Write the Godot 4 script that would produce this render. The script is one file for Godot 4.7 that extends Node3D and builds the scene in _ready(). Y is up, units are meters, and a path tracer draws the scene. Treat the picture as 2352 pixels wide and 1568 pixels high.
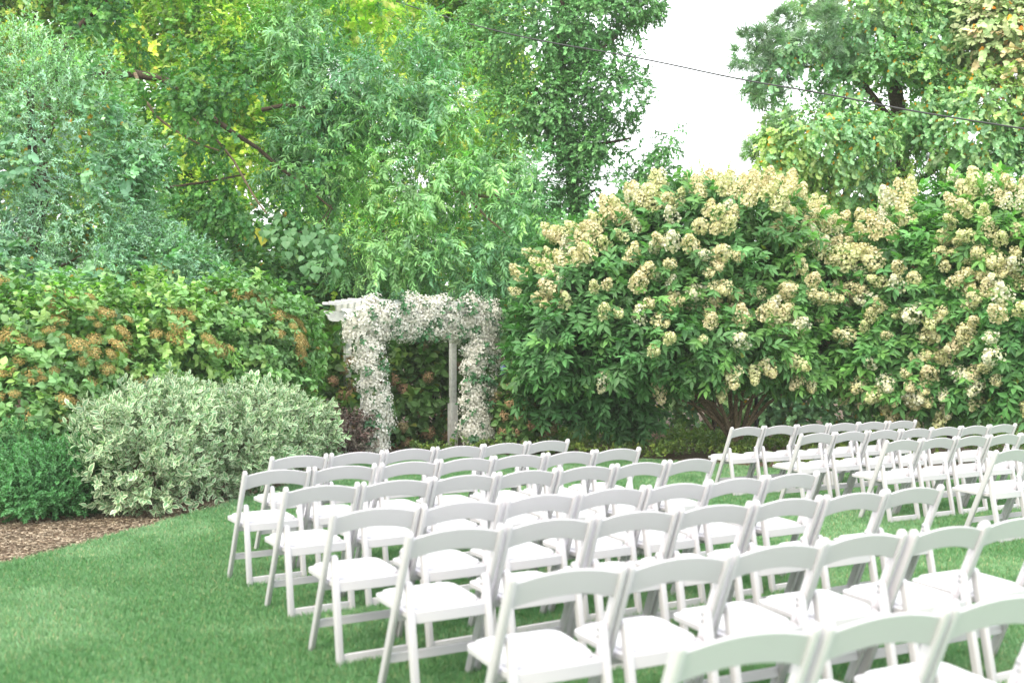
extends Node3D
# A garden wedding ceremony: rows of white folding chairs on a lawn, a flowered arbor, hydrangeas and tall trees.

const EYE := 1.486
var rng := RandomNumberGenerator.new()
var noise := FastNoiseLite.new()
var taken := {}
var M := {}
var S := {}


# ---------------------------------------------------------------- helpers: naming and placing
func numbered(called: String) -> String:
	if not taken.has(called):
		taken[called] = 0
		return called
	taken[called] += 1
	return "%s_%03d" % [called, taken[called]]


func tag(o: Node, label: String, category: String, group := "") -> void:
	o.set_meta("label", label)
	o.set_meta("category", category)
	if group:
		o.set_meta("group", group)


func thing(called: String, label: String, category: String, where: Vector3, group := "") -> Node3D:
	var o := Node3D.new()
	o.name = numbered(called)
	add_child(o)
	o.position = where
	tag(o, label, category, group)
	return o


func obj(called: String, mesh: Mesh, m: Material, parent: Node = null) -> MeshInstance3D:
	var o := MeshInstance3D.new()
	o.mesh = mesh
	o.material_override = m
	if parent == null:
		o.name = numbered(called)
		add_child(o)
	else:
		o.name = called
		parent.add_child(o, true)
	return o


func struct(called: String, mesh: Mesh, m: Material) -> MeshInstance3D:
	var o := obj(called, mesh, m)
	o.set_meta("kind", "structure")
	return o


func at(u: float, v: float, d: float) -> Vector3:   # plan sheet: bearing, height and distance to a point in metres
	return Vector3((u - 1176.0) / 2305.0 * d, EYE + (827.0 - v) / 2305.0 * d, -d)


func foot(u: float, d: float) -> Vector3:
	return Vector3((u - 1176.0) / 2305.0 * d, 0, -d)


func rv() -> Vector3:
	return Vector3(rng.randfn(), rng.randfn(), rng.randfn()).normalized()


# ---------------------------------------------------------------- helpers: shapes
func begin() -> SurfaceTool:
	var st := SurfaceTool.new()
	st.begin(Mesh.PRIMITIVE_TRIANGLES)
	return st


func done(st: SurfaceTool) -> ArrayMesh:
	st.generate_normals()
	return st.commit()


func tri(st: SurfaceTool, a: Vector3, b: Vector3, c: Vector3) -> void:
	st.add_vertex(a)
	st.add_vertex(b)
	st.add_vertex(c)


func quad(st: SurfaceTool, a: Vector3, b: Vector3, c: Vector3, d: Vector3) -> void:
	tri(st, a, b, c)
	tri(st, a, c, d)


# loops of equal length, each a ring of points running clockwise seen from the end of the sweep; smooth between rings
func loft(st: SurfaceTool, rings: Array, caps := true, how := 0) -> void:   # how: 0 smooth all round, 1 smooth along each strip only, 2 smooth round each layer only
	for i in rings.size() - 1:
		var a: PackedVector3Array = rings[i]
		var b: PackedVector3Array = rings[i + 1]
		var n := a.size()
		for k in n:
			var k2 := (k + 1) % n
			st.set_smooth_group([0, k + 1, i + 1][how])
			quad(st, a[k], b[k], b[k2], a[k2])
	if caps:
		st.set_smooth_group(-1)
		var f: PackedVector3Array = rings[0]
		var l: PackedVector3Array = rings[-1]
		for k in range(1, f.size() - 1):
			tri(st, f[0], f[k], f[k + 1])
			tri(st, l[0], l[k + 1], l[k])


func round_rect(w: float, t: float, r: float) -> PackedVector2Array:
	var p := PackedVector2Array()
	for q in [[1, 1, 0.0], [-1, 1, PI / 2], [-1, -1, PI], [1, -1, PI * 1.5]]:
		for k in 3:
			var a: float = q[2] + k * PI / 4
			p.append(Vector2(q[0] * (w / 2 - r) + cos(a) * r, q[1] * (t / 2 - r) + sin(a) * r))
	return p


# a straight bar with rounded long edges and softened ends
func bar(st: SurfaceTool, a: Vector3, b: Vector3, w: float, t: float, r := 0.004, wide := Vector3.RIGHT, dome := 0.0) -> void:
	var d := (b - a).normalized()
	var x := (wide - d * wide.dot(d)).normalized()
	var y := d.cross(x)
	var rings := []
	var steps := [[0.0, 1.0 - r * 0.8 / minf(w, t)], [r * 0.8, 1.0]]
	var n := a.distance_to(b)
	var ends := [[n - r * 0.8, 1.0], [n, 1.0 - r * 0.8 / minf(w, t)]]
	if dome > 0.0:
		ends = [[n - dome, 1.0], [n - dome * 0.5, 0.87], [n - dome * 0.2, 0.6], [n, 0.15]]
	for s in steps + ends:
		var ring := PackedVector3Array()
		for p in round_rect(w, t, r):
			if dome > 0.0:
				ring.append(a + d * s[0] + x * p.x * (0.45 + 0.55 * s[1]) + y * p.y * s[1])
			else:
				ring.append(a + d * s[0] + x * p.x * s[1] + y * p.y * s[1])
		rings.append(ring)
	loft(st, rings, true, 1)


func tube(st: SurfaceTool, pts: Array, radii: Array, sides := 8, rough := 0.0) -> void:
	var rings := []
	var x := Vector3.RIGHT
	for i in pts.size():
		var d: Vector3 = (pts[mini(i + 1, pts.size() - 1)] - pts[maxi(i - 1, 0)]).normalized()
		if absf(d.dot(x)) > 0.95:
			x = Vector3.FORWARD
		x = (x - d * d.dot(x)).normalized()
		var y := d.cross(x)
		var ring := PackedVector3Array()
		for k in sides:
			var a := TAU * k / sides
			var rr: float = radii[i] * (1.0 + rough * noise.get_noise_3d(k * 37.0, i * 21.0, pts[0].x * 50.0))
			ring.append(pts[i] + (x * cos(a) + y * sin(a)) * rr)
		rings.append(ring)
	loft(st, rings)


# a curved limb between control points
func limb_points(ctrl: Array, n: int, wob: float) -> Array:
	var c := Curve3D.new()
	for i in ctrl.size():
		var d: Vector3 = (ctrl[mini(i + 1, ctrl.size() - 1)] - ctrl[maxi(i - 1, 0)]) * 0.22
		c.add_point(ctrl[i], -d, d)
	var out := []
	for i in n:
		out.append(c.sample_baked(c.get_baked_length() * i / (n - 1.0)) + rv() * wob * (1.0 if i > 0 else 0.0))
	return out


func limb(o: Node3D, called: String, ctrl: Array, r0: float, r1: float, m: Material, n := 9, sides := 7) -> void:
	var pts := limb_points(ctrl, n, r0 * 0.25)
	var rad := []
	for i in n:
		pts[i] -= o.position
		rad.append(lerpf(r0, r1, i / (n - 1.0)))
	if called == "trunk":
		rad[0] *= 1.35
	var st := begin()
	tube(st, pts, rad, sides, 0.25)
	obj(called, done(st), m, o)


# ---------------------------------------------------------------- helpers: leaves and crowns
const OVAL := [[0.28, 0.9], [0.62, 0.85]]
const LANCE := [[0.35, 1.0]]
const HEART := [[0.06, 0.72], [0.3, 1.0], [0.62, 0.68]]
const LOBED := [[0.1, 0.75], [0.3, 1.0], [0.42, 0.62], [0.6, 0.8], [0.78, 0.3]]


# x runs along the leaf, y is its upper side
func leaf(st: SurfaceTool, f: Transform3D, length: float, half: float, fold: float, curl: float, shape: Array, c: Color, margin := Color(0, 0, 0, 0)) -> void:
	var mid := [Vector3.ZERO]
	var wid := [0.0]
	for s in shape:
		mid.append(Vector3(s[0] * length, -curl * length * s[0] * s[0], 0))
		wid.append(s[1] * half)
	mid.append(Vector3(length, -curl * length, 0))
	wid.append(0.0)
	for side in [-1.0, 1.0]:
		for i in mid.size() - 1:
			var e0: Vector3 = mid[i] + Vector3(0, fold * wid[i], side * wid[i])
			var e1: Vector3 = mid[i + 1] + Vector3(0, fold * wid[i + 1], side * wid[i + 1])
			var m0: Vector3 = mid[i]
			var m1: Vector3 = mid[i + 1]
			if margin.a > 0.0:
				var i0 := m0.lerp(e0, 0.58)
				var i1 := m1.lerp(e1, 0.58)
				if i == mid.size() - 2:
					i1 = m0.lerp(m1, 0.7)
					st.set_color(c)
					tri(st, f * m0, f * i0, f * i1)
					st.set_color(margin)
					tri(st, f * i0, f * e0, f * m1)
					tri(st, f * i0, f * m1, f * i1)
					continue
				st.set_color(c)
				quad(st, f * m0, f * i0, f * i1, f * m1)
				st.set_color(margin)
				quad(st, f * i0, f * e0, f * e1, f * i1)
				continue
			st.set_color(c)
			if wid[i] == 0.0:
				tri(st, f * m0, f * e1, f * m1)
			elif wid[i + 1] == 0.0:
				tri(st, f * m0, f * e0, f * m1)
			else:
				quad(st, f * m0, f * e0, f * e1, f * m1)


func frame(origin: Vector3, x: Vector3, up: Vector3) -> Transform3D:
	x = x.normalized()
	var y := up - x * up.dot(x)
	if y.length() < 0.01:
		y = Vector3(0.3, 0.1, 0.9) - x * Vector3(0.3, 0.1, 0.9).dot(x)
	y = y.normalized()
	return Transform3D(Basis(x, y, x.cross(y)), origin)


# a twig along +x carrying leaves; flat 1 = two rows in a plane, 0 = all round
func sprig(n: int, stem: float, length: float, half: float, shape: Array, c: Color, o := {}) -> ArrayMesh:
	var st := begin()
	st.set_smooth_group(-1)
	if not o.has("margin"):
		c = c * Color(1.72, 1.25, 1.4)
	var flat: float = o.get("flat", 0.5)
	var angle: float = o.get("angle", 0.95)
	var droop: float = o.get("droop", 0.2)
	for i in n:
		var t := (i + 0.6) / n
		var sag := -droop * stem * t * t * 0.6
		var p := Vector3(stem * t, sag, 0)
		var az := (PI if i % 2 else 0.0) * flat + (1.0 - flat) * i * 2.4 + rng.randfn() * 0.35
		var a := angle * lerpf(1.15, 0.55, t) * rng.randf_range(0.8, 1.2)
		var rad := Vector3(0, sin(az), cos(az))
		var d := (Vector3.RIGHT * cos(a) + rad * sin(a) + Vector3.DOWN * droop * rng.randf_range(0.3, 1.2)).normalized()
		var up := (Vector3.UP * flat + Vector3.RIGHT * 0.6 + rad * 0.2 * (1.0 - flat) + rv() * 0.3)
		var k := rng.randf_range(0.72, 1.12)
		var col := c * rng.randf_range(0.82, 1.18)
		if rng.randf() < o.get("odd", 0.0):
			col = o.get("odd_color", Color(0.35, 0.25, 0.03))
		col.a = 1.0
		var mg: Color = o.get("margin", Color(0, 0, 0, 0))
		leaf(st, frame(p, d, up), length * k, half * k, o.get("fold", 0.25) * rng.randf_range(0.5, 1.4), o.get("curl", 0.25) * rng.randf_range(0.3, 1.6), shape, col, mg)
	if stem > 0.0:
		st.set_color(o.get("twig", Color(0.07, 0.05, 0.03)))
		var w: float = o.get("twig_w", 0.0025)
		for e in [Vector3(0, 0, w), Vector3(0, w, 0)]:
			quad(st, -e, e, Vector3(stem * 0.9, -droop * stem * 0.5, 0) + e * 0.4, Vector3(stem * 0.9, -droop * stem * 0.5, 0) - e * 0.4)
	return done(st)


func needles(n: int, length: float, c: Color) -> ArrayMesh:
	var st := begin()
	st.set_smooth_group(-1)
	for i in n:
		var d := (rv() + Vector3.RIGHT * 0.7).normalized()
		var p := Vector3(rng.randf_range(0.0, 0.12), 0, 0)
		var s := d.cross(rv()).normalized() * 0.007
		st.set_color(Color(c * rng.randf_range(0.7, 1.3), 1.0))
		tri(st, p - s, p + s, p + d * length * rng.randf_range(0.7, 1.1))
	return done(st)


func blob(u: float, v: float, d: float, rx: float, ry: float, rz: float) -> Array:
	return [at(u, v, d), Vector3(rx, ry, rz)]


func area(r: Vector3) -> float:
	return 4.0 * PI * pow((pow(r.x * r.y, 1.6) + pow(r.x * r.z, 1.6) + pow(r.y * r.z, 1.6)) / 3.0, 1.0 / 1.6)


# one point in the outer layer of a crown: [place, outward] or [] when it falls in a gap or inside the crown
func shell_point(blobs: Array, i: int, o: Dictionary) -> Array:
	var c: Vector3 = blobs[i][0]
	var r: Vector3 = blobs[i][1]
	var d := rv()
	var k: float = 1.0 - o.get("thick", 0.5) * pow(rng.randf(), 1.6)
	var bump: float = o.get("bump", 0.25)
	var f: float = o.get("bumpf", 1.3)
	var p0 := c + d * r
	k *= 1.0 + bump * noise.get_noise_3dv(p0 * f * 30.0) + bump * 0.6 * noise.get_noise_3dv(p0 * f * 85.0 + Vector3(31, 7, 3))
	var p := c + d * r * k
	if p.y < o.get("low", 0.03):
		return []
	var out := (d / r).normalized()
	var eye := (Vector3(0, EYE, 0) - p).normalized()
	if out.dot(eye) < -0.25 and rng.randf() > o.get("back", 0.3):
		return []
	if noise.get_noise_3dv(p * o.get("gapf", 1.2) * 40.0 + Vector3(90, 0, 50)) < o.get("gap", -0.3):
		return []
	for j in blobs.size():
		if j != i and ((p - blobs[j][0]) / blobs[j][1]).length() < o.get("core", 0.7):
			return []
	return [p, out]


func crown(o: Node3D, called: String, blobs: Array, meshes: Array, m: Material, density: float, opt := {}) -> void:
	var xs := []
	var cs := []
	for k in meshes.size():
		xs.append([])
		cs.append([])
	var tints: Array = opt.get("tints", [Color.WHITE])
	var jit: float = opt.get("jitter", 0.2)
	for i in blobs.size():
		var count := int(area(blobs[i][1]) * density)
		for n in count:
			var s := shell_point(blobs, i, opt)
			if s.is_empty():
				continue
			var p: Vector3 = s[0]
			var out: Vector3 = s[1]
			var d: Vector3 = out * opt.get("out", 0.7) + Vector3.UP * opt.get("up", 0.15) + rv() * opt.get("rnd", 0.55)
			var up := out * 0.5 + Vector3.UP * 0.8 + rv() * 0.35
			var b := frame(p - o.position, d, up)
			b.basis = b.basis.scaled(Vector3.ONE * rng.randf_range(opt.get("smin", 0.75), opt.get("smax", 1.25)))
			var k := rng.randi() % meshes.size()
			xs[k].append(b)
			var patch := noise.get_noise_3dv(p * 28.0 + Vector3(400, 3, 9)) * 0.5 + 0.5 + rng.randfn() * 0.18
			var tint: Color = tints[clampi(int(patch * tints.size()), 0, tints.size() - 1)]
			tint = tint * clampf(1.0 + rng.randfn() * jit, 0.5, 1.7)
			tint.a = 1.0
			cs[k].append(tint)
	for k in meshes.size():
		copies(o, called, meshes[k], m, xs[k], cs[k])


func copies(o: Node, called: String, mesh: Mesh, m: Material, xs: Array, cs: Array) -> MultiMeshInstance3D:
	var mm := MultiMesh.new()
	mm.transform_format = MultiMesh.TRANSFORM_3D
	mm.use_colors = true
	mm.mesh = mesh
	mm.instance_count = xs.size()
	for i in xs.size():
		mm.set_instance_transform(i, xs[i])
		mm.set_instance_color(i, cs[i])
	var g := MultiMeshInstance3D.new()
	g.multimesh = mm
	g.material_override = m
	g.set_meta("kind", "stuff")
	if o == self:
		g.name = numbered(called)
		add_child(g)
	else:
		g.name = called
		o.add_child(g, true)
	return g


# separate pieces (flower heads, big leaves) set on the side of the crown that can be seen
func pieces(o: Node3D, called: String, blobs: Array, meshes: Array, m: Material, want: int, opt := {}) -> void:
	var placed := []
	var gap: float = opt.get("apart", 0.16)
	var tries := 0
	var total := 0.0
	for b in blobs:
		total += area(b[1])
	while placed.size() < want and tries < want * 120:
		tries += 1
		var pick := rng.randf() * total
		var i := 0
		while i < blobs.size() - 1 and pick > area(blobs[i][1]):
			pick -= area(blobs[i][1])
			i += 1
		var s := shell_point(blobs, i, opt)
		if s.is_empty():
			continue
		var p: Vector3 = s[0]
		var out: Vector3 = s[1]
		if out.dot((Vector3(0, EYE + 1.0, 0) - p).normalized()) < opt.get("facing", 0.0):
			continue
		var share: float = clampf((p.y - opt.get("y0", -9.0)) / (opt.get("y1", -8.0) - opt.get("y0", -9.0)), 0.0, 1.0)
		if rng.randf() > lerpf(opt.get("few", 1.0), 1.0, share):
			continue
		var ok := true
		for q in placed:
			if q.distance_to(p) < gap:
				ok = false
				break
		if not ok:
			continue
		placed.append(p)
		p += out * opt.get("proud", 0.0)
		var d: Vector3 = out * opt.get("out", 0.8) + Vector3.UP * opt.get("up", 0.3) + rv() * opt.get("rnd", 0.3)
		var mi := obj(called, meshes[rng.randi() % meshes.size()], m, o)
		var f := frame(p - o.position, d, out * 0.5 + Vector3.UP * 0.8 + rv() * 0.4)
		f.basis = f.basis.scaled(Vector3.ONE * rng.randf_range(opt.get("smin", 0.8), opt.get("smax", 1.2)))
		mi.transform = f


# ---------------------------------------------------------------- flowers
func floret(st: SurfaceTool, p: Vector3, n: Vector3, r: float, c: Color) -> void:
	var f := frame(p, n.cross(rv()), n)
	st.set_color(c)
	for k in 4:
		var a := TAU * k / 4
		var d := Vector3(cos(a), 0.12, sin(a)) * r
		var e := Vector3(-sin(a), 0.05, cos(a)) * r * 0.5
		quad(st, f.origin, f * (d * 0.6 + e), f * d, f * (d * 0.6 - e))


# a cone of florets along +x
func panicle(length: float, radius: float, n: int, cols: Array) -> ArrayMesh:
	var st := begin()
	st.set_smooth_group(-1)
	for i in n:
		var t := pow(rng.randf(), 1.3)
		var az := rng.randf() * TAU
		var rr := radius * sqrt(1.0 - t) * rng.randf_range(0.6, 1.28) * (0.75 + 0.25 * minf(1.0, t * 5.0))
		var d := Vector3(0.25, sin(az), cos(az)).normalized()
		var p := Vector3(t * length, sin(az) * rr, cos(az) * rr)
		if t > 0.85:
			d = (d + Vector3.RIGHT).normalized()
		var c: Color = cols[rng.randi() % cols.size()] * rng.randf_range(0.72, 1.12)
		c.a = 1.0
		floret(st, p, (d + rv() * 0.7).normalized(), rng.randf_range(0.016, 0.025), c)
	for k in 6:
		st.set_color(Color(0.16, 0.2, 0.06))
		var e := Vector3(0, 0.003, 0.003)
		var b := Vector3(length * rng.randf_range(0.3, 0.9), rng.randfn() * radius * 0.4, rng.randfn() * radius * 0.4)
		quad(st, Vector3(-0.1, 0, 0) - e, Vector3(-0.1, 0, 0) + e, b + e, b - e)
	return done(st)


func mophead(radius: float, flat: float, n: int, size: float, cols: Array) -> ArrayMesh:
	var st := begin()
	st.set_smooth_group(-1)
	for i in n:
		var d := rv()
		if d.x < -0.35:
			d.x = -d.x
		var p := d * Vector3(radius * flat, radius, radius) * rng.randf_range(0.6, 1.06)
		var c: Color = cols[rng.randi() % cols.size()] * rng.randf_range(0.75, 1.25)
		c.a = 1.0
		floret(st, p, (d + rv() * 0.35).normalized(), size * rng.randf_range(0.8, 1.2), c)
	return done(st)


func babys_breath(n: int, radius: float) -> ArrayMesh:
	var st := begin()
	st.set_smooth_group(-1)
	for i in n:
		var d := rv()
		var p := d * radius * pow(rng.randf(), 0.45)
		if p.x < -radius * 0.3:
			p.x *= -0.6
		var w := rng.randf_range(0.84, 1.0)
		floret(st, p, (d + Vector3.RIGHT * 0.9 + rv() * 0.5).normalized(), rng.randf_range(0.013, 0.021), Color(0.95 * w, 0.93 * w, 0.88 * w))
		if i % 3 == 0:
			st.set_color(Color(0.1, 0.16, 0.07))
			var e := Vector3(0.0012, 0.0012, 0)
			quad(st, p - e, p + e, Vector3(-radius * 0.5, 0, 0) + e, Vector3(-radius * 0.5, 0, 0) - e)
	return done(st)


# ---------------------------------------------------------------- materials
func noise_tex(freq: float, colors: Array, sharp := [0.25, 0.75], size := 512, seed_ := 3, octaves := 4) -> NoiseTexture2D:
	var n := FastNoiseLite.new()
	n.seed = seed_
	n.frequency = freq
	n.fractal_octaves = octaves
	var t := NoiseTexture2D.new()
	t.width = size
	t.height = size
	t.seamless = true
	t.noise = n
	var g := Gradient.new()
	g.offsets = PackedFloat32Array(sharp)
	g.colors = PackedColorArray(colors)
	t.color_ramp = g
	return t


func mat(c: Color, rough := 0.6) -> StandardMaterial3D:   # c in linear values
	var m := StandardMaterial3D.new()
	m.albedo_color = c.linear_to_srgb()
	m.roughness = rough
	return m


func leaf_mat(rough := 0.5, back := Color(0.6, 0.75, 0.25)) -> StandardMaterial3D:
	var m := StandardMaterial3D.new()
	m.albedo_color = Color.WHITE
	m.vertex_color_use_as_albedo = true
	m.roughness = rough
	m.cull_mode = BaseMaterial3D.CULL_DISABLED
	m.backlight_enabled = true
	m.backlight = back
	return m


func materials() -> void:
	M.leaf = leaf_mat(0.48)
	M.glossy = leaf_mat(0.4, Color(0.4, 0.5, 0.2))
	M.sun_tint = leaf_mat(0.5, Color(0.8, 1.0, 0.6))
	M.pale = leaf_mat(0.55, Color(0.4, 0.45, 0.35))
	M.petal = leaf_mat(0.8, Color(0.5, 0.48, 0.36))
	M.dry = leaf_mat(0.9, Color(0.2, 0.15, 0.08))
	M.grass = leaf_mat(0.55, Color(0.45, 0.6, 0.3))
	var w := mat(Color(0.625, 0.6, 0.63), 0.42)
	M.resin = w
	M.vinyl = mat(Color(0.64, 0.63, 0.65), 0.5)
	M.metal = mat(Color(0.45, 0.45, 0.46), 0.35)
	M.metal.metallic = 0.9
	var p := mat(Color.WHITE, 0.5)
	p.albedo_texture = noise_tex(0.02, [Color(0.88, 0.88, 0.88), Color(0.96, 0.96, 0.96)], [0.3, 0.6], 256, 8)
	p.uv1_triplanar = true
	p.uv1_scale = Vector3.ONE * 1.5
	M.white_wood = p
	var b := mat(Color.WHITE, 0.9)
	b.albedo_texture = noise_tex(0.05, [Color(0.19, 0.155, 0.12), Color(0.4, 0.34, 0.28)], [0.3, 0.7], 256, 5)
	b.uv1_triplanar = true
	b.uv1_world_triplanar = true
	b.uv1_scale = Vector3(4, 1.2, 4)
	M.bark = b
	var pb := mat(Color.WHITE, 0.9)
	pb.albedo_texture = noise_tex(0.06, [Color(0.38, 0.32, 0.25), Color(0.64, 0.57, 0.47)], [0.3, 0.7], 256, 15)
	pb.uv1_triplanar = true
	pb.uv1_world_triplanar = true
	pb.uv1_scale = Vector3(5, 1.5, 5)
	M.pale_bark = pb
	var s := mat(Color.WHITE, 1.0)
	s.albedo_texture = noise_tex(0.03, [Color(0.24, 0.18, 0.13), Color(0.4, 0.32, 0.25), Color(0.56, 0.48, 0.4)], [0.25, 0.5, 0.78], 1024, 2, 6)
	s.uv1_triplanar = true
	s.uv1_world_triplanar = true
	s.uv1_scale = Vector3.ONE * 0.8
	M.soil = s
	var l := mat(Color.WHITE, 0.95)
	l.albedo_texture = noise_tex(0.02, [Color(0.24, 0.46, 0.25), Color(0.34, 0.56, 0.33)], [0.3, 0.7], 1024, 4, 6)
	l.uv1_triplanar = true
	l.uv1_world_triplanar = true
	l.uv1_scale = Vector3.ONE * 0.7
	M.lawn = l
	M.wire = mat(Color(0.012, 0.013, 0.014), 0.5)
	M.cable = mat(Color(0.05, 0.05, 0.055), 0.6)
	M.chip = leaf_mat(0.95, Color(0.02, 0.02, 0.02))


# ---------------------------------------------------------------- chairs
const HP := 0.765
const FRONT := -0.33


func post_z(y: float) -> float:
	return FRONT * (HP - y) / HP


func make_chair() -> Node3D:
	var t := thing("folding_chair", "", "folding chair", Vector3.ZERO, "white folding chairs set out in rows on the lawn")
	for s in [-1.0, 1.0]:
		var st := begin()
		bar(st, Vector3(s * 0.2195, 0, FRONT), Vector3(s * 0.2195, HP, 0), 0.026, 0.044, 0.008, Vector3.RIGHT, 0.022)
		var lg := obj("leg", done(st), M.resin, t)
		st = begin()
		bar(st, Vector3(s * 0.2062, 0.05, post_z(0.05)), Vector3(s * 0.2062, 0.6, post_z(0.6)), 0.004, 0.014, 0.001)
		obj("leg_channel", done(st), M.resin, lg)
	for s in [-1.0, 1.0]:
		var st := begin()
		bar(st, Vector3(s * 0.1855, 0, 0.0), Vector3(s * 0.1855, 0.535, -0.095), 0.034, 0.036, 0.008, Vector3.RIGHT, 0.03)
		var rear := obj("leg", done(st), M.resin, t)
		st = begin()
		for yy in [0.515, 0.49]:
			tube(st, [Vector3(s * 0.166, yy, -0.094), Vector3(s * 0.163, yy, -0.094)], [0.0075, 0.006], 8)
		obj("rivet", done(st), M.metal, rear)
	# backrest: a slat arched upwards and bowed to the back
	var sb := begin()
	var rings := []
	for i in 13:
		var q := i / 12.0 * 2.0 - 1.0
		var x := q * 0.207
		var rise := 0.03 * (1.0 - q * q)
		var bow := 0.016 * (1.0 - q * q)
		var hi := 0.732 + rise
		var lo := 0.636 + rise * 1.05
		var ring := PackedVector3Array()
		var t2 := 0.0085
		for c in [[lo, -t2 * 0.6], [lo + 0.003, -t2], [hi - 0.004, -t2], [hi, -t2 * 0.5], [hi, t2 * 0.5], [hi - 0.004, t2], [lo + 0.003, t2], [lo, t2 * 0.6]]:
			ring.append(Vector3(x, c[0], post_z(c[0] - rise) + bow + c[1]))
		rings.append(ring)
	loft(sb, rings, true, 1)
	obj("backrest", done(sb), M.resin, t)
	# seat: a padded cushion with rounded corners in a moulded rim
	for part in [["seat_cushion", 0.186, 0.165, 0.432, 0.024, 0.05, 0.012, M.vinyl], ["seat_frame", 0.202, 0.178, 0.413, 0.028, 0.03, 0.005, M.resin]]:
		var ss := begin()
		var rr := []
		var hh: float = part[4]
		for lay in [[-hh, part[6] * 0.6], [-hh + 0.004, 0.0], [-part[6], 0.0], [-part[6] * 0.35, part[6] * 0.35], [0.0, part[6] * 1.6]]:
			var ring := PackedVector3Array()
			var inset: float = lay[1]
			for p in round_rect(part[1] * 2 - inset * 2, part[2] * 2 - inset * 2, part[5]):
				var z := -0.272 + p.y
				var taper := 1.0 - 0.05 * (p.y + 0.18) / 0.36
				ring.append(Vector3(p.x * taper, part[3] + lay[0] - (z + 0.272) * 0.045, z))
			rr.append(ring)
		var top := PackedVector3Array()
		var last: PackedVector3Array = rr[-1]
		for p in last:
			top.append(Vector3(p.x * 0.7, p.y + part[6] * 0.12, -0.272 + (p.z + 0.272) * 0.7))
		rr.append(top)
		for i in rr.size():
			rr[i].reverse()
		loft(ss, rr, true, 2)
		obj(part[0], done(ss), part[7], t)
	var rails := {"rear_apron": [0.385, -0.066, 0.052, 0.016, 0.170], "front_stretcher": [0.17, post_z(0.17), 0.042, 0.018, 0.208], "rear_stretcher": [0.048, -0.009, 0.05, 0.016, 0.170], "cross_rail": [0.37, post_z(0.37), 0.035, 0.018, 0.208]}
	for r in rails:
		var v: Array = rails[r]
		var st := begin()
		bar(st, Vector3(-v[4], v[0], v[1]), Vector3(v[4], v[0], v[1]), v[2], v[3], 0.004, Vector3.UP)
		obj(r, done(st), M.resin, t)
	return t


func chairs() -> void:
	var k := 1.045
	var left := [[-2.09695, -6.91223, -0.6265, 1, 7], [-1.66954, -6.23511, -0.5771, 0, 7], [-1.24206, -5.44077, -0.5725, 0, 7], [-0.82279, -4.57731, -0.55206, 0, 7], [-0.43034, -4.05034, -0.49599, 0, 7], [-0.01536, -3.23295, -0.48251, 0, 6], [0.40109, -2.4628, -0.43342, 0, 3]]
	var right := [[2.24935, -10.32831, -0.48968, 0, 6], [2.70535, -9.42445, -0.50278, 0, 7], [3.21333, -8.63906, -0.49838, 0, 5], [3.70, -7.70, -0.50, 0, 2]]
	var order := ["first", "second", "third", "fourth", "fifth", "sixth", "seventh"]
	var lrow := ["front row", "second row", "third row", "fourth row", "fifth row", "sixth row", "rearmost row"]
	var first: Node3D = null
	for side in 2:
		var rows: Array = [left, right][side]
		for r in rows.size():
			var w: Array = rows[r]
			for c in range(w[3], w[4]):
				var t: Node3D
				if first == null:
					first = make_chair()
					t = first
				else:
					t = first.duplicate()
					t.name = numbered("folding_chair")
					add_child(t)
				var along: float = (c + 0.5) * 0.46
				var yaw: float = w[2]
				t.position = Vector3(w[0] + cos(yaw) * along, 0, w[1] + sin(yaw) * along) * k + Vector3(rng.randfn() * 0.004, 0.0, rng.randfn() * 0.008)
				t.rotation.y = -yaw + rng.randfn() * 0.012
				var n: int = c - w[3]
				var block: String = ["left-hand block", "right-hand block"][side]
				var spot: String = order[n] + " from the left"
				if n == 0:
					spot = "leftmost" if side == 0 else "on the aisle"
				elif side == 0 and c == 6:
					spot = "last before the aisle"
				elif side == 1:
					spot = order[n] + " from the aisle"
				var row: String = lrow[r] if side == 0 else "%s" % lrow[r]
				t.set_meta("label", "white padded folding chair, %s, %s of the %s" % [spot, row, block])


# ---------------------------------------------------------------- ground
func flat_mesh(poly: PackedVector2Array, y: float) -> ArrayMesh:
	var st := begin()
	var idx := Geometry2D.triangulate_polygon(poly)
	for i in range(0, idx.size(), 3):
		var a := poly[idx[i]]
		var b := poly[idx[i + 1]]
		var c := poly[idx[i + 2]]
		if (b - a).cross(c - a) < 0:
			var tmp := b
			b = c
			c = tmp
		tri(st, Vector3(a.x, y, a.y), Vector3(b.x, y, b.y), Vector3(c.x, y, c.y))
	return done(st)


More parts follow.
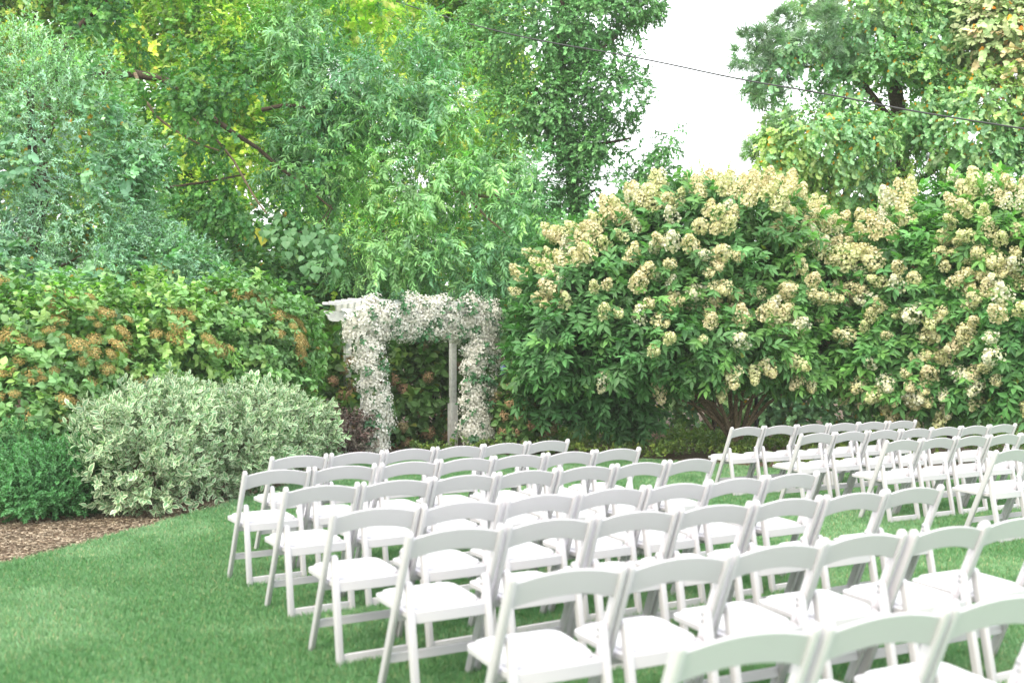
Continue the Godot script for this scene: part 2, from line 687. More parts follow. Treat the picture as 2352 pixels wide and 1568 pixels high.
func ground() -> void:
	var big := PackedVector2Array([Vector2(-300, 200), Vector2(300, 200), Vector2(300, -400), Vector2(-300, -400)])
	struct("ground", flat_mesh(big, -0.03), M.soil)
	# the edge of the lawn against the planting beds
	var edge := [Vector2(-9.0, -2.2), Vector2(-4.9, -5.9), Vector2(-3.72, -7.05), Vector2(-3.42, -8.0), Vector2(-3.15, -9.15), Vector2(-2.9, -10.4), Vector2(-2.62, -11.8), Vector2(-2.5, -13.4), Vector2(-2.35, -15.0), Vector2(-1.2, -15.55), Vector2(0.4, -15.4), Vector2(2.2, -14.7), Vector2(3.6, -13.6), Vector2(5.6, -13.3), Vector2(9.5, -12.6), Vector2(14, -11)]
	var c := Curve2D.new()
	for i in edge.size():
		var d: Vector2 = (edge[mini(i + 1, edge.size() - 1)] - edge[maxi(i - 1, 0)]) * 0.18
		c.add_point(edge[i], -d, d)
	var poly := PackedVector2Array()
	for i in 120:
		poly.append(c.sample_baked(c.get_baked_length() * i / 119.0))
	poly.append(Vector2(14, 12))
	poly.append(Vector2(-9, 12))
	struct("lawn", flat_mesh(poly, 0.0), M.lawn)
	# mown grass, thick near the viewer and thinner farther off
	var tufts := []
	for v in 4:
		var st := begin()
		st.set_smooth_group(-1)
		for i in 11:
			var p := Vector3(rng.randfn() * 0.016, 0, rng.randfn() * 0.016)
			var lean := Vector3(rng.randfn() * 0.013, 0, rng.randfn() * 0.013)
			var h := rng.randf_range(0.026, 0.056)
			var s := Vector3(rng.randfn(), 0, rng.randfn()).normalized() * rng.randf_range(0.0016, 0.0032)
			var col := Color(0.17, 0.37, 0.155) * rng.randf_range(0.65, 1.3)
			if rng.randf() < 0.08:
				col = Color(0.42, 0.45, 0.22)
			col.a = 1.0
			st.set_color(col)
			var m1 := p + lean * 0.45 + Vector3.UP * h * 0.6
			quad(st, p - s, m1 - s * 0.8, m1 + s * 0.8, p + s)
			tri(st, m1 - s * 0.8, p + lean * 1.3 + Vector3.UP * h, m1 + s * 0.8)
		tufts.append(done(st))
	var xs := [[], [], [], []]
	var cs := [[], [], [], []]
	var n := 0
	while n < 330000:
		n += 1
		var z := -16.0 * pow(rng.randf(), 0.8) - 0.0
		if z > -2.3:
			continue
		var x := rng.randf_range(-1.0, 1.0) * (0.56 * -z + 0.4)
		# even cover: the strip widens with distance
		if rng.randf() > minf(1.0, 4.6 / -z) * minf(1.0, -z / 4.6) * 1.0 and z < -4.6:
			continue
		if not Geometry2D.is_point_in_polygon(Vector2(x, z), poly):
			continue
		var k := rng.randi() % 4
		var grow := 1.0 + clampf((-z - 5.0) / 10.0, 0.0, 0.8)
		var b := Basis(Vector3.UP, rng.randf() * TAU).scaled(Vector3(grow, rng.randf_range(0.8, 1.2), grow))
		xs[k].append(Transform3D(b, Vector3(x, 0.0, z)))
		var pn := noise.get_noise_2d(x * 60.0, z * 60.0) + 0.5 * noise.get_noise_2d(x * 190.0, z * 190.0)
		var tint := Color(1, 1, 1).lerp(Color(1.6, 1.3, 1.6), clampf(pn * 1.6 + 0.3, 0.0, 1.0)) * rng.randf_range(0.88, 1.12)
		tint.a = 1.0
		cs[k].append(tint)
	var lawn_grass := thing("grass", "short mown green grass covering the lawn", "grass", Vector3.ZERO)
	lawn_grass.set_meta("kind", "stuff")
	for k in 4:
		copies(lawn_grass, "grass_blades", tufts[k], M.grass, xs[k], cs[k])
	# shredded bark on the bed by the lawn edge
	var chips := []
	for v in 3:
		var st := begin()
		st.set_smooth_group(-1)
		for i in 6:
			var p := Vector3(rng.randfn() * 0.03, rng.randf() * 0.012, rng.randfn() * 0.03)
			var d := (rv() * Vector3(1, 0.25, 1)).normalized() * rng.randf_range(0.01, 0.03)
			var s := d.cross(Vector3.UP).normalized() * rng.randf_range(0.003, 0.006)
			var g := rng.randf()
			st.set_color(Color(0.15, 0.1, 0.06).lerp(Color(0.56, 0.46, 0.34), g * g))
			quad(st, p - d - s, p - d + s, p + d + s + Vector3.UP * 0.004, p + d - s)
			tri(st, p - d - s, p - d + Vector3.DOWN * 0.012, p + d - s)
		chips.append(done(st))
	xs = [[], [], []]
	cs = [[], [], []]
	for i in 9000:
		var p := Vector2(rng.randf_range(-6.2, -2.3), rng.randf_range(-12.5, -6.2))
		if Geometry2D.is_point_in_polygon(p, poly) or p.x > -2.2 or p.x < -0.62 * -p.y:
			continue
		var k := rng.randi() % 3
		xs[k].append(Transform3D(Basis(Vector3.UP, rng.randf() * TAU), Vector3(p.x, -0.03, p.y)))
		cs[k].append(Color.WHITE * rng.randf_range(0.7, 1.3))
	var mulch := thing("bark_mulch", "brown shredded bark mulch between lawn edge and shrubs", "mulch", Vector3.ZERO)
	mulch.set_meta("kind", "stuff")
	for k in 3:
		copies(mulch, "bark_chips", chips[k], M.chip, xs[k], cs[k])
	# leafy ground cover under the hydrangea trees
	xs = [[]]
	cs = [[]]
	for i in 9000:
		var p := Vector2(rng.randf_range(-1.6, 11.0), rng.randf_range(-19.5, -12.8))
		if Geometry2D.is_point_in_polygon(p, poly) or p.x > -p.y * 0.58:
			continue
		if noise.get_noise_2d(p.x * 45.0, p.y * 45.0) < -0.22:
			continue
		var h := rng.randf_range(0.0, 0.16) + 0.12 * maxf(0.0, noise.get_noise_2d(p.x * 80.0, p.y * 80.0))
		xs[0].append(frame(Vector3(p.x, h, p.y), Vector3.UP + rv() * 0.6, rv()).scaled_local(Vector3.ONE * rng.randf_range(0.7, 1.2)))
		cs[0].append(Color(1, 1, 1).lerp(Color(1.7, 1.3, 0.8), rng.randf()) * rng.randf_range(0.8, 1.2))
	var gc := thing("ground_cover", "low leafy green ground cover under the hydrangea trees", "ground cover", Vector3.ZERO)
	gc.set_meta("kind", "stuff")
	copies(gc, "ground_cover_leaves", S.ground[0], M.leaf, xs[0], cs[0])


# ---------------------------------------------------------------- arbor
func arbor() -> void:
	var base := Vector3(-1.465, 0, -16.0)
	var t := thing("garden_arbor", "white painted wooden arbor half hidden by a flower garland", "arbor", base)
	t.rotation.y = 0.53
	for x in [-0.95, 0.95]:
		for z in [0.0, -0.72]:
			var st := begin()
			bar(st, Vector3(x, -0.03, z), Vector3(x, 2.12, z), 0.1, 0.1, 0.006)
			var p := obj("post", done(st), M.white_wood, t)
			st = begin()
			bar(st, Vector3(x, -0.03, z), Vector3(x, 0.75, z), 0.135, 0.135, 0.008)
			obj("post_sleeve", done(st), M.white_wood, p)
	for z in [0.075, -0.795]:
		var st := begin()
		# a long board whose ends are cut in a cove
		var prof := [[-1.36, 2.27], [-1.36, 2.235], [-1.31, 2.225], [-1.27, 2.19], [-1.24, 2.13], [-1.19, 2.105], [1.19, 2.105], [1.24, 2.13], [1.27, 2.19], [1.31, 2.225], [1.36, 2.235], [1.36, 2.27]]
		var f := PackedVector3Array()
		var b := PackedVector3Array()
		for q in prof:
			f.append(Vector3(q[0], q[1], z + 0.02))
			b.append(Vector3(q[0], q[1], z - 0.02))
		var poly := PackedVector2Array()
		for q in prof:
			poly.append(Vector2(q[0], q[1]))
		st.set_smooth_group(-1)
		for k in f.size():
			var k2 := (k + 1) % f.size()
			quad(st, f[k], b[k], b[k2], f[k2])
		var idx := Geometry2D.triangulate_polygon(poly)
		for i in range(0, idx.size(), 3):
			tri(st, f[idx[i]], f[idx[i + 1]], f[idx[i + 2]])
			tri(st, b[idx[i]], b[idx[i + 2]], b[idx[i + 1]])
		obj("beam", done(st), M.white_wood, t)
	for x in [-1.05, -0.55, 0.0, 0.55, 1.05]:
		var st := begin()
		bar(st, Vector3(x, 2.323, 0.28), Vector3(x, 2.323, -1.0), 0.04, 0.1, 0.004, Vector3.RIGHT)
		obj("rafter", done(st), M.white_wood, t)
	for i in 5:
		var z := 0.2 - i * 0.28
		var st := begin()
		bar(st, Vector3(-1.3, 2.398, z), Vector3(1.3, 2.398, z), 0.045, 0.045, 0.004, Vector3.UP)
		obj("slat", done(st), M.white_wood, t)
	# the garland: sprays of baby's breath and greenery wired to the front of the arbor
	var g := thing("flower_garland", "white baby's breath garland with green leaves draped over the arbor", "garland", base)
	g.rotation.y = 0.53
	var spots := []
	var paths := [[Vector3(-0.86, 0.1, 0.16), Vector3(-0.82, 0.8, 0.16), Vector3(-0.92, 1.35, 0.16), Vector3(-1.0, 1.9, 0.16), Vector3(-1.0, 2.2, 0.16), 0.19, 0.28, 230], [Vector3(0.92, 0.1, 0.18), Vector3(0.92, 0.9, 0.18), Vector3(0.98, 1.4, 0.18), Vector3(1.0, 2.0, 0.18), Vector3(1.0, 2.25, 0.18), 0.27, 0.33, 350], [Vector3(-1.05, 2.17, 0.16), Vector3(-0.5, 2.15, 0.18), Vector3(0.0, 2.17, 0.18), Vector3(0.6, 2.15, 0.18), Vector3(1.22, 2.16, 0.18), 0.29, 0.32, 430]]
	for pth in paths:
		var ctrl: Array = pth.slice(0, 5)
		var c := Curve3D.new()
		for i in ctrl.size():
			var d: Vector3 = (ctrl[mini(i + 1, 4)] - ctrl[maxi(i - 1, 0)]) * 0.2
			c.add_point(ctrl[i], -d, d)
		for i in pth[7]:
			var s := rng.randf()
			var p := c.sample_baked(c.get_baked_length() * s)
			var wid: float = lerpf(pth[5], pth[6], s) * (0.95 + 0.4 * noise.get_noise_2d(s * 1400.0, pth[7]))
			var tt := (c.sample_baked(c.get_baked_length() * minf(1.0, s + 0.03)) - c.sample_baked(c.get_baked_length() * maxf(0.0, s - 0.03))).normalized()
			var side := tt.cross(Vector3.BACK)
			var a := rng.randf_range(-1.0, 1.0)
			var off := side * a * wid + Vector3.BACK * (sqrt(1.0 - a * a) * 0.13 * rng.randf_range(0.4, 1.1))
			spots.append([p + off, (off + Vector3.BACK * 0.12 + rv() * 0.08).normalized(), noise.get_noise_3dv((p + off) * 190.0)])
	var xs := [[], [], []]
	var cs := [[], [], []]
	var shown := 0
	for q in spots:
		var f := frame(q[0], q[1], Vector3.UP + rv())
		var k: float = rng.randf_range(0.75, 1.15)
		f.basis = f.basis.scaled(Vector3.ONE * k)
		if q[2] < -0.36:
			if rng.randf() < 0.4:
				continue
			xs[2].append(f)
			cs[2].append(Color(1, 1, 1) * rng.randf_range(0.7, 1.35))
			continue
		if shown < 280 and rng.randf() < 0.4:
			shown += 1
			var mi := obj("flower_spray", S.breath[rng.randi() % 2], M.petal, g)
			mi.transform = f
			continue
		var v := rng.randi() % 2
		xs[v].append(f)
		cs[v].append(Color.WHITE)
		if rng.randf() < 0.4:
			xs[2].append(frame(q[0] - q[1] * 0.04, q[1] + rv() * 0.8, Vector3.UP + rv()))
			cs[2].append(Color(1, 1, 1) * rng.randf_range(0.7, 1.3))
	for v in 2:
		copies(g, "small_flower_sprays", S.breath[v], M.petal, xs[v], cs[v])
	copies(g, "garland_greenery", S.green_sprig[0], M.leaf, xs[2], cs[2])


# ---------------------------------------------------------------- planting
func sprigs() -> void:
	var odd := {"odd": 0.012, "odd_color": Color(0.5, 0.28, 0.03)}
	S.ground = [sprig(7, 0.06, 0.06, 0.02, OVAL, Color(0.1, 0.24, 0.07), {"flat": 0.0, "angle": 1.2})]
	S.panicle_leaf = []
	for i in 3:
		S.panicle_leaf.append(sprig(11, 0.26, 0.15, 0.031, OVAL, Color(0.075, 0.24, 0.08), {"flat": 0.1, "angle": 1.15, "droop": 0.5, "fold": 0.3, "curl": 0.25, "odd": 0.01, "odd_color": Color(0.2, 0.25, 0.06)}))
	S.climb = []
	for i in 3:
		S.climb.append(sprig(11, 0.22, 0.085, 0.034, OVAL, Color(0.12, 0.29, 0.1), {"flat": 0.2, "angle": 1.1, "droop": 0.45, "curl": 0.3}.merged({"odd": 0.02, "odd_color": Color(0.3, 0.25, 0.05)})))
	S.dogwood = []
	for i in 3:
		S.dogwood.append(sprig(11, 0.2, 0.078, 0.021, OVAL, Color(0.2, 0.38, 0.19), {"flat": 0.15, "angle": 0.95, "droop": 0.15, "fold": 0.2, "curl": 0.2, "margin": Color(0.66, 0.74, 0.5), "twig": Color(0.12, 0.04, 0.03)}))
	S.pink_variegated = [sprig(10, 0.16, 0.055, 0.016, OVAL, Color(0.14, 0.17, 0.1), {"flat": 0.2, "margin": Color(0.5, 0.36, 0.34)}), sprig(10, 0.16, 0.055, 0.016, OVAL, Color(0.16, 0.09, 0.08), {"flat": 0.2, "margin": Color(0.3, 0.2, 0.17)})]
	S.box = [sprig(16, 0.13, 0.028, 0.009, LANCE, Color(0.08, 0.3, 0.1), {"flat": 0.1, "angle": 0.9, "droop": 0.1})]
	S.cherry = []
	for i in 3:
		S.cherry.append(sprig(17, 0.42, 0.105, 0.0165, OVAL, Color(0.16, 0.41, 0.2), {"flat": 0.75, "angle": 0.9, "droop": 0.38, "fold": 0.35, "curl": 0.45}.merged(odd)))
	S.broad = []
	for i in 3:
		S.broad.append(sprig(11, 0.32, 0.105, 0.046, LOBED, Color(0.09, 0.28, 0.08), {"flat": 0.5, "angle": 1.0, "droop": 0.5, "curl": 0.25}.merged(odd)))
	S.vine = []
	for i in 3:
		S.vine.append(sprig(10, 0.34, 0.095, 0.05, HEART, Color(0.13, 0.32, 0.15), {"flat": 0.3, "angle": 1.2, "droop": 0.7, "fold": 0.12, "curl": 0.3}.merged({"odd": 0.02, "odd_color": Color(0.5, 0.28, 0.03)})))
	S.yew = []
	for i in 2:
		S.yew.append(sprig(22, 0.3, 0.05, 0.009, LANCE, Color(0.2, 0.42, 0.27), {"flat": 0.4, "angle": 0.9, "droop": 0.35}))
	S.sun_tint = []  # yellow green leaf colour imitates sun shining through the background trees
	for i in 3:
		S.sun_tint.append(sprig(13, 0.5, 0.15, 0.055, OVAL, Color(0.2, 0.38, 0.08), {"flat": 0.4, "angle": 1.0, "droop": 0.3, "odd": 0.06, "odd_color": Color(0.6, 0.52, 0.12)}))
	S.needle = [needles(40, 0.22, Color(0.34, 0.46, 0.33)), needles(40, 0.22, Color(0.27, 0.4, 0.27))]
	S.big_leaf = []
	for i in 5:
		var st := begin()
		var c := Color(0.16, 0.33, 0.1) * rng.randf_range(0.75, 1.2)
		if i == 4:
			c = Color(0.3, 0.34, 0.07)
		c.a = 1.0
		st.set_smooth_group(-1)
		leaf(st, Transform3D(), 0.17, 0.056, 0.22, rng.randf_range(0.15, 0.4), [[0.12, 0.55], [0.32, 0.95], [0.58, 0.92], [0.82, 0.5]], c)
		S.big_leaf.append(done(st))
	S.heart_leaf = []
	for i in 3:
		var st := begin()
		st.set_smooth_group(-1)
		var c := Color(0.27, 0.52, 0.26) * rng.randf_range(0.85, 1.15)
		c.a = 1.0
		leaf(st, Transform3D(), 0.16, 0.085, 0.12, rng.randf_range(0.1, 0.35), HEART, c)
		S.heart_leaf.append(done(st))
	var sy := begin()
	sy.set_smooth_group(-1)
	leaf(sy, Transform3D(), 0.15, 0.08, 0.12, 0.2, HEART, Color(0.75, 0.68, 0.1))
	S.yellow_leaf = [done(sy)]
	S.big = []
	for i in 2:
		S.big.append(sprig(9, 0.22, 0.16, 0.052, [[0.2, 0.75], [0.45, 1.0], [0.75, 0.65]], Color(0.09, 0.24, 0.07), {"flat": 0.0, "angle": 1.25, "droop": 0.3}))
	S.heads = []
	for i in 5:
		S.heads.append(panicle(rng.randf_range(0.27, 0.38), rng.randf_range(0.1, 0.13), 260, [[Color(0.92, 0.84, 0.5), Color(0.87, 0.84, 0.48), Color(0.94, 0.89, 0.62)], [Color(0.93, 0.8, 0.54), Color(0.87, 0.81, 0.48), Color(0.93, 0.86, 0.56)], [Color(0.8, 0.83, 0.44), Color(0.9, 0.86, 0.54)], [Color(0.94, 0.88, 0.6), Color(0.9, 0.82, 0.52), Color(0.82, 0.81, 0.44)], [Color(0.95, 0.93, 0.78), Color(0.91, 0.9, 0.6)]][i]))
	S.brown_heads = []
	for i in 3:
		S.brown_heads.append(mophead(0.12, 0.8, 230, 0.014, [[Color(0.42, 0.27, 0.15), Color(0.5, 0.36, 0.2)], [Color(0.5, 0.4, 0.22), Color(0.44, 0.38, 0.2)], [Color(0.5, 0.31, 0.2), Color(0.38, 0.25, 0.14)]][i]))
	S.blue_head = mophead(0.085, 0.8, 150, 0.014, [Color(0.2, 0.27, 0.6), Color(0.3, 0.36, 0.66)])
	S.seed_heads = []
	for i in 3:
		S.seed_heads.append(mophead(0.11, 0.45, 260, 0.009, [Color(0.46, 0.33, 0.11), Color(0.38, 0.28, 0.09), Color(0.52, 0.4, 0.16)]))
	S.breath = [babys_breath(44, 0.12), babys_breath(44, 0.12)]
	S.green_sprig = [sprig(9, 0.16, 0.07, 0.02, OVAL, Color(0.06, 0.2, 0.09), {"flat": 0.4, "droop": 0.3})]


func hydrangeas() -> void:
	# the large panicle hydrangea grown as a small tree
	var a := thing("panicle_hydrangea", "large multi stemmed hydrangea tree with cream flower heads, right of the arbor", "hydrangea tree", foot(1690, 16.0), "cream flowering hydrangea trees")
	var ba := [blob(1600, 610, 16.0, 2.1, 1.3, 1.7), blob(1410, 710, 15.6, 1.35, 1.05, 1.3), blob(1780, 670, 15.7, 1.15, 1.1, 1.3), blob(1290, 800, 15.4, 0.75, 0.6, 0.9), blob(1570, 540, 16.2, 1.05, 0.56, 1.1), blob(1800, 580, 15.8, 0.8, 0.5, 1.0), blob(1600, 790, 15.1, 1.6, 0.55, 1.0), blob(1860, 800, 15.2, 0.7, 0.6, 0.8)]
	for q in [[1560, 760, 15.8], [1640, 640, 16.0], [1740, 640, 15.8], [1820, 700, 15.7], [1870, 800, 15.5], [1500, 860, 15.4], [1430, 800, 15.6], [1690, 760, 15.3], [1900, 860, 15.6]]:
		limb(a, "stem", [foot(1690 + rng.randfn() * 16.0, 16.0 + rng.randfn() * 0.1), at(lerpf(1690, q[0], 0.16), 970, 16.0 + rng.randfn() * 0.1), at(lerpf(1690, q[0], 0.5), lerpf(940.0, q[1], 0.45), lerpf(16.0, q[2], 0.5)), at(q[0], q[1], q[2])], rng.randf_range(0.026, 0.046), 0.012, M.pale_bark, 11, 8)
	for q in [[1455, 920], [1400, 850], [1540, 900], [1800, 900], [1590, 930], [1480, 880], [1750, 870]]:
		limb(a, "branch", [at(1670 + rng.randfn() * 14.0, 985, 16.0), at(lerpf(1680, q[0], 0.5), lerpf(950, q[1], 0.6) - 14, 15.8), at(q[0], q[1], 15.6)], 0.028, 0.006, M.pale_bark, 8, 6)
	crown(a, "foliage", ba, S.panicle_leaf, M.leaf, 88.0, {"gap": -0.42, "thick": 0.55, "bump": 0.25, "back": 0.45, "tints": [Color(0.9, 0.98, 0.92), Color(1.15, 1.15, 1.08), Color(1.6, 1.45, 1.1)], "low": 0.95})
	crown(a, "foliage", [blob(1390, 905, 15.9, 0.65, 0.3, 0.5), blob(1290, 900, 15.9, 0.6, 0.35, 0.5), blob(1450, 950, 16.3, 0.5, 0.25, 0.4)], S.panicle_leaf, M.leaf, 70.0, {"gap": -0.3, "thick": 0.8, "low": 0.45, "tints": [Color(0.8, 0.9, 0.9), Color(1.0, 1.05, 1.05)]})
	pieces(a, "leaf", ba, S.big_leaf, M.leaf, 160, {"apart": 0.12, "thick": 0.12, "proud": 0.05, "smin": 0.55, "smax": 0.85, "gap": -0.5, "low": 0.75})
	pieces(a, "flower_head", ba, S.heads, M.petal, 205, {"apart": 0.14, "thick": 0.06, "proud": 0.07, "gap": -0.22, "core": 0.93, "y0": 1.2, "y1": 2.9, "few": 0.18, "up": 0.2, "smin": 0.62, "smax": 1.12, "facing": 0.05})
	# the one beyond it at the right edge
	var b := thing("panicle_hydrangea", "hydrangea tree with pale cream heads at the right edge behind the chairs", "hydrangea tree", foot(2185, 15.4), "cream flowering hydrangea trees")
	var bb := [blob(2150, 680, 15.0, 1.25, 1.2, 1.3), blob(2310, 570, 14.4, 1.1, 0.95, 1.2), blob(2050, 800, 15.0, 0.95, 0.95, 1.0), blob(2330, 760, 14.2, 1.1, 1.05, 1.1), blob(2000, 700, 15.6, 0.8, 0.7, 1.0), blob(2180, 850, 14.8, 0.9, 0.55, 0.9)]
	for q in [[2120, 700], [2240, 650], [2300, 760], [2060, 760]]:
		limb(b, "stem", [foot(2185, 15.4), at(2186, 900, 15.4), at(lerpf(2185, q[0], 0.6), 790, 15.2), at(q[0], q[1], 15.0)], 0.07, 0.02, M.bark, 9, 8)
	crown(b, "foliage", bb, S.panicle_leaf, M.leaf, 88.0, {"gap": -0.42, "thick": 0.55, "back": 0.45, "tints": [Color(1.0, 1.1, 1.05), Color(1.35, 1.35, 1.2), Color(1.8, 1.65, 1.2)], "low": 0.6})
	pieces(b, "leaf", bb, S.big_leaf, M.leaf, 120, {"apart": 0.12, "thick": 0.12, "proud": 0.05, "smin": 0.55, "smax": 0.85, "gap": -0.5, "low": 0.5})
	pieces(b, "flower_head", bb, S.heads, M.petal, 215, {"apart": 0.15, "thick": 0.06, "proud": 0.07, "gap": -0.3, "core": 0.93, "y0": 0.9, "y1": 2.4, "few": 0.3, "up": 0.2, "smin": 0.62, "smax": 1.12, "facing": 0.05})
	# bigleaf hydrangeas with dried heads round the arbor
	var rows := [["bigleaf hydrangea with dried brown heads, left of the arbor", [blob(775, 880, 16.5, 0.55, 0.95, 0.5), blob(830, 960, 16.4, 0.4, 0.55, 0.4)], 170, 28], ["bigleaf hydrangea with dried brown heads, seen through the arbor opening", [blob(970, 900, 17.7, 0.95, 0.95, 0.5), blob(920, 970, 17.5, 0.6, 0.5, 0.5), blob(1030, 800, 17.9, 0.7, 0.6, 0.5)], 260, 36], ["bigleaf hydrangea with tan heads and one blue flower, right of the arbor", [blob(1195, 960, 16.6, 0.5, 0.55, 0.5), blob(1150, 900, 16.9, 0.35, 0.6, 0.4)], 130, 34]]
	for r in rows:
		var c0: Vector3 = r[1][0][0]
		var o := thing("bigleaf_hydrangea", r[0], "hydrangea", Vector3(c0.x, 0, c0.z), "low hydrangeas around the arbor")
		for k in 6:
			limb(o, "stem", [Vector3(c0.x + rng.randfn() * 0.12, 0, c0.z), c0 + Vector3(rng.randfn() * 0.3, -0.3, rng.randfn() * 0.1), c0 + Vector3(rng.randfn() * 0.35, 0.3, 0)], 0.014, 0.006, M.pale_bark, 5, 5)
		crown(o, "inner_foliage", r[1], S.big, M.leaf, 34.0, {"thick": 0.7, "gap": -0.6, "tints": [Color(0.8, 0.8, 0.8), Color(1, 1, 1), Color(1.3, 1.1, 0.8)]})
		pieces(o, "leaf", r[1], S.big_leaf, M.leaf, r[2], {"apart": 0.06, "thick": 0.15, "proud": 0.04, "smin": 0.8, "smax": 1.3, "gap": -0.9})
		pieces(o, "flower_head", r[1], S.brown_heads, M.dry, r[3], {"apart": 0.17, "thick": 0.05, "proud": 0.08, "gap": -0.9, "y0": 1.5, "y1": 0.9, "few": 0.15, "up": 0.1, "smin": 0.7, "smax": 1.15, "facing": 0.3})
		if r[2] == 130:
			var f := obj("blue_flower_head", S.blue_head, M.petal, o)
			f.position = at(1153, 850, 16.2) - o.position


func shrubs() -> void:
	var dw := [["variegated white edged dogwood, nearest the bare mulch", [blob(330, 1075, 10.1, 0.62, 0.58, 0.62), blob(290, 1010, 10.4, 0.4, 0.34, 0.4), blob(385, 1130, 10.1, 0.42, 0.26, 0.4), blob(395, 960, 10.6, 0.3, 0.27, 0.3)]], ["variegated white edged dogwood in the middle of its clump", [blob(505, 1040, 11.2, 0.66, 0.58, 0.62), blob(440, 975, 11.3, 0.36, 0.3, 0.4), blob(560, 960, 11.4, 0.34, 0.27, 0.35)]], ["variegated white edged dogwood closest to the arbor", [blob(640, 1010, 12.6, 0.54, 0.52, 0.56), blob(610, 955, 12.4, 0.36, 0.3, 0.4), blob(698, 1000, 13.0, 0.28, 0.38, 0.35)]]]
	for r in dw:
		var c0: Vector3 = r[1][0][0]
		var o := thing("variegated_dogwood", r[0], "shrub", Vector3(c0.x, 0, c0.z), "white edged dogwood shrubs beside the lawn")
		for k in 7:
			limb(o, "stem", [Vector3(c0.x + rng.randfn() * 0.12, 0, c0.z + rng.randfn() * 0.1), c0 + rv() * 0.2 + Vector3(0, -0.2, 0), c0 + rv() * Vector3(0.5, 0.3, 0.4)], 0.012, 0.005, M.bark, 5, 5)
		crown(o, "foliage", r[1], S.dogwood, M.pale, 150.0, {"thick": 0.55, "gap": -0.36, "gapf": 2.4, "bump": 0.42, "bumpf": 2.2, "up": 0.5, "out": 0.6, "rnd": 0.5, "tints": [Color(0.8, 0.85, 0.8), Color(1, 1, 1), Color(1.15, 1.15, 1.15)]})
		pieces(o, "leaf_spray", r[1], S.dogwood, M.pale, 110, {"apart": 0.1, "thick": 0.1, "up": 0.6, "out": 0.5, "gap": -0.9, "facing": -0.1})
	var g := foot(120, 9.7)
	var bx := thing("small_leaved_shrub", "rounded dark green small leaved shrub at the corner of the mulch", "shrub", g)
	limb(bx, "stem", [g, g + Vector3(0.05, 0.3, 0)], 0.02, 0.01, M.bark, 4, 5)
	crown(bx, "foliage", [blob(120, 1120, 9.7, 0.42, 0.4, 0.42), blob(60, 1150, 9.5, 0.3, 0.25, 0.3), blob(190, 1100, 9.9, 0.3, 0.36, 0.3), blob(20, 1080, 10.2, 0.4, 0.4, 0.4)], S.box, M.leaf, 700.0, {"thick": 0.6, "gap": -0.5, "bump": 0.3, "bumpf": 3.0, "smin": 0.8, "smax": 1.4, "up": 0.4})
	var pk := foot(795, 15.3)
	var pv := thing("pink_tinged_shrub", "low pink and cream leaved shrub at the left foot of the arbor", "shrub", pk)
	limb(pv, "stem", [pk, pk + Vector3(0.05, 0.3, 0)], 0.015, 0.008, M.bark, 4, 5)
	crown(pv, "foliage", [blob(800, 1000, 15.3, 0.36, 0.3, 0.3), blob(745, 985, 15.4, 0.24, 0.34, 0.25)], S.pink_variegated, M.pale, 330.0, {"thick": 0.6, "gap": -0.7, "bump": 0.3, "up": 0.5})
	# climbing hydrangea over a bank, with its brown seed heads
	var cb := [blob(90, 870, 11.6, 1.15, 1.05, 1.0), blob(330, 810, 12.6, 1.1, 0.85, 0.9), blob(540, 800, 13.7, 0.95, 0.85, 0.9), blob(640, 860, 14.6, 0.5, 0.85, 0.6), blob(60, 1010, 10.9, 0.6, 0.85, 0.6), blob(300, 960, 12.0, 0.9, 0.8, 0.7), blob(560, 930, 13.4, 0.7, 0.7, 0.7)]
	var cv := foot(330, 12.8)
	var ch := thing("climbing_hydrangea", "wide bank of climbing hydrangea with brown seed heads behind the dogwoods", "hedge", cv)
	for k in 8:
		limb(ch, "stem", [foot(60 + k * 75.0, 12.2 + k * 0.25), at(60 + k * 78.0, 930, 12.2 + k * 0.25), at(40 + k * 80.0 + rng.randfn() * 25.0, 790, 12.3 + k * 0.25)], 0.03, 0.012, M.bark, 6, 6)
	crown(ch, "foliage", cb, S.climb, M.leaf, 110.0, {"thick": 0.45, "gap": -0.45, "gapf": 1.8, "bump": 0.25, "bumpf": 1.8, "tints": [Color(1.0, 1.1, 1.1), Color(1.3, 1.3, 1.25), Color(1.9, 1.65, 1.3)]})
	pieces(ch, "leaf", cb, S.big_leaf, M.leaf, 140, {"apart": 0.12, "thick": 0.1, "proud": 0.03, "smin": 0.45, "smax": 0.65, "gap": -0.6})
	pieces(ch, "seed_head", cb, S.seed_heads, M.dry, 170, {"apart": 0.1, "thick": 0.06, "proud": 0.05, "gap": -0.1, "gapf": 0.8, "core": 0.95, "y0": 0.9, "y1": 1.9, "few": 0.25, "up": 0.4, "smin": 0.5, "smax": 1.25, "facing": 0.05})


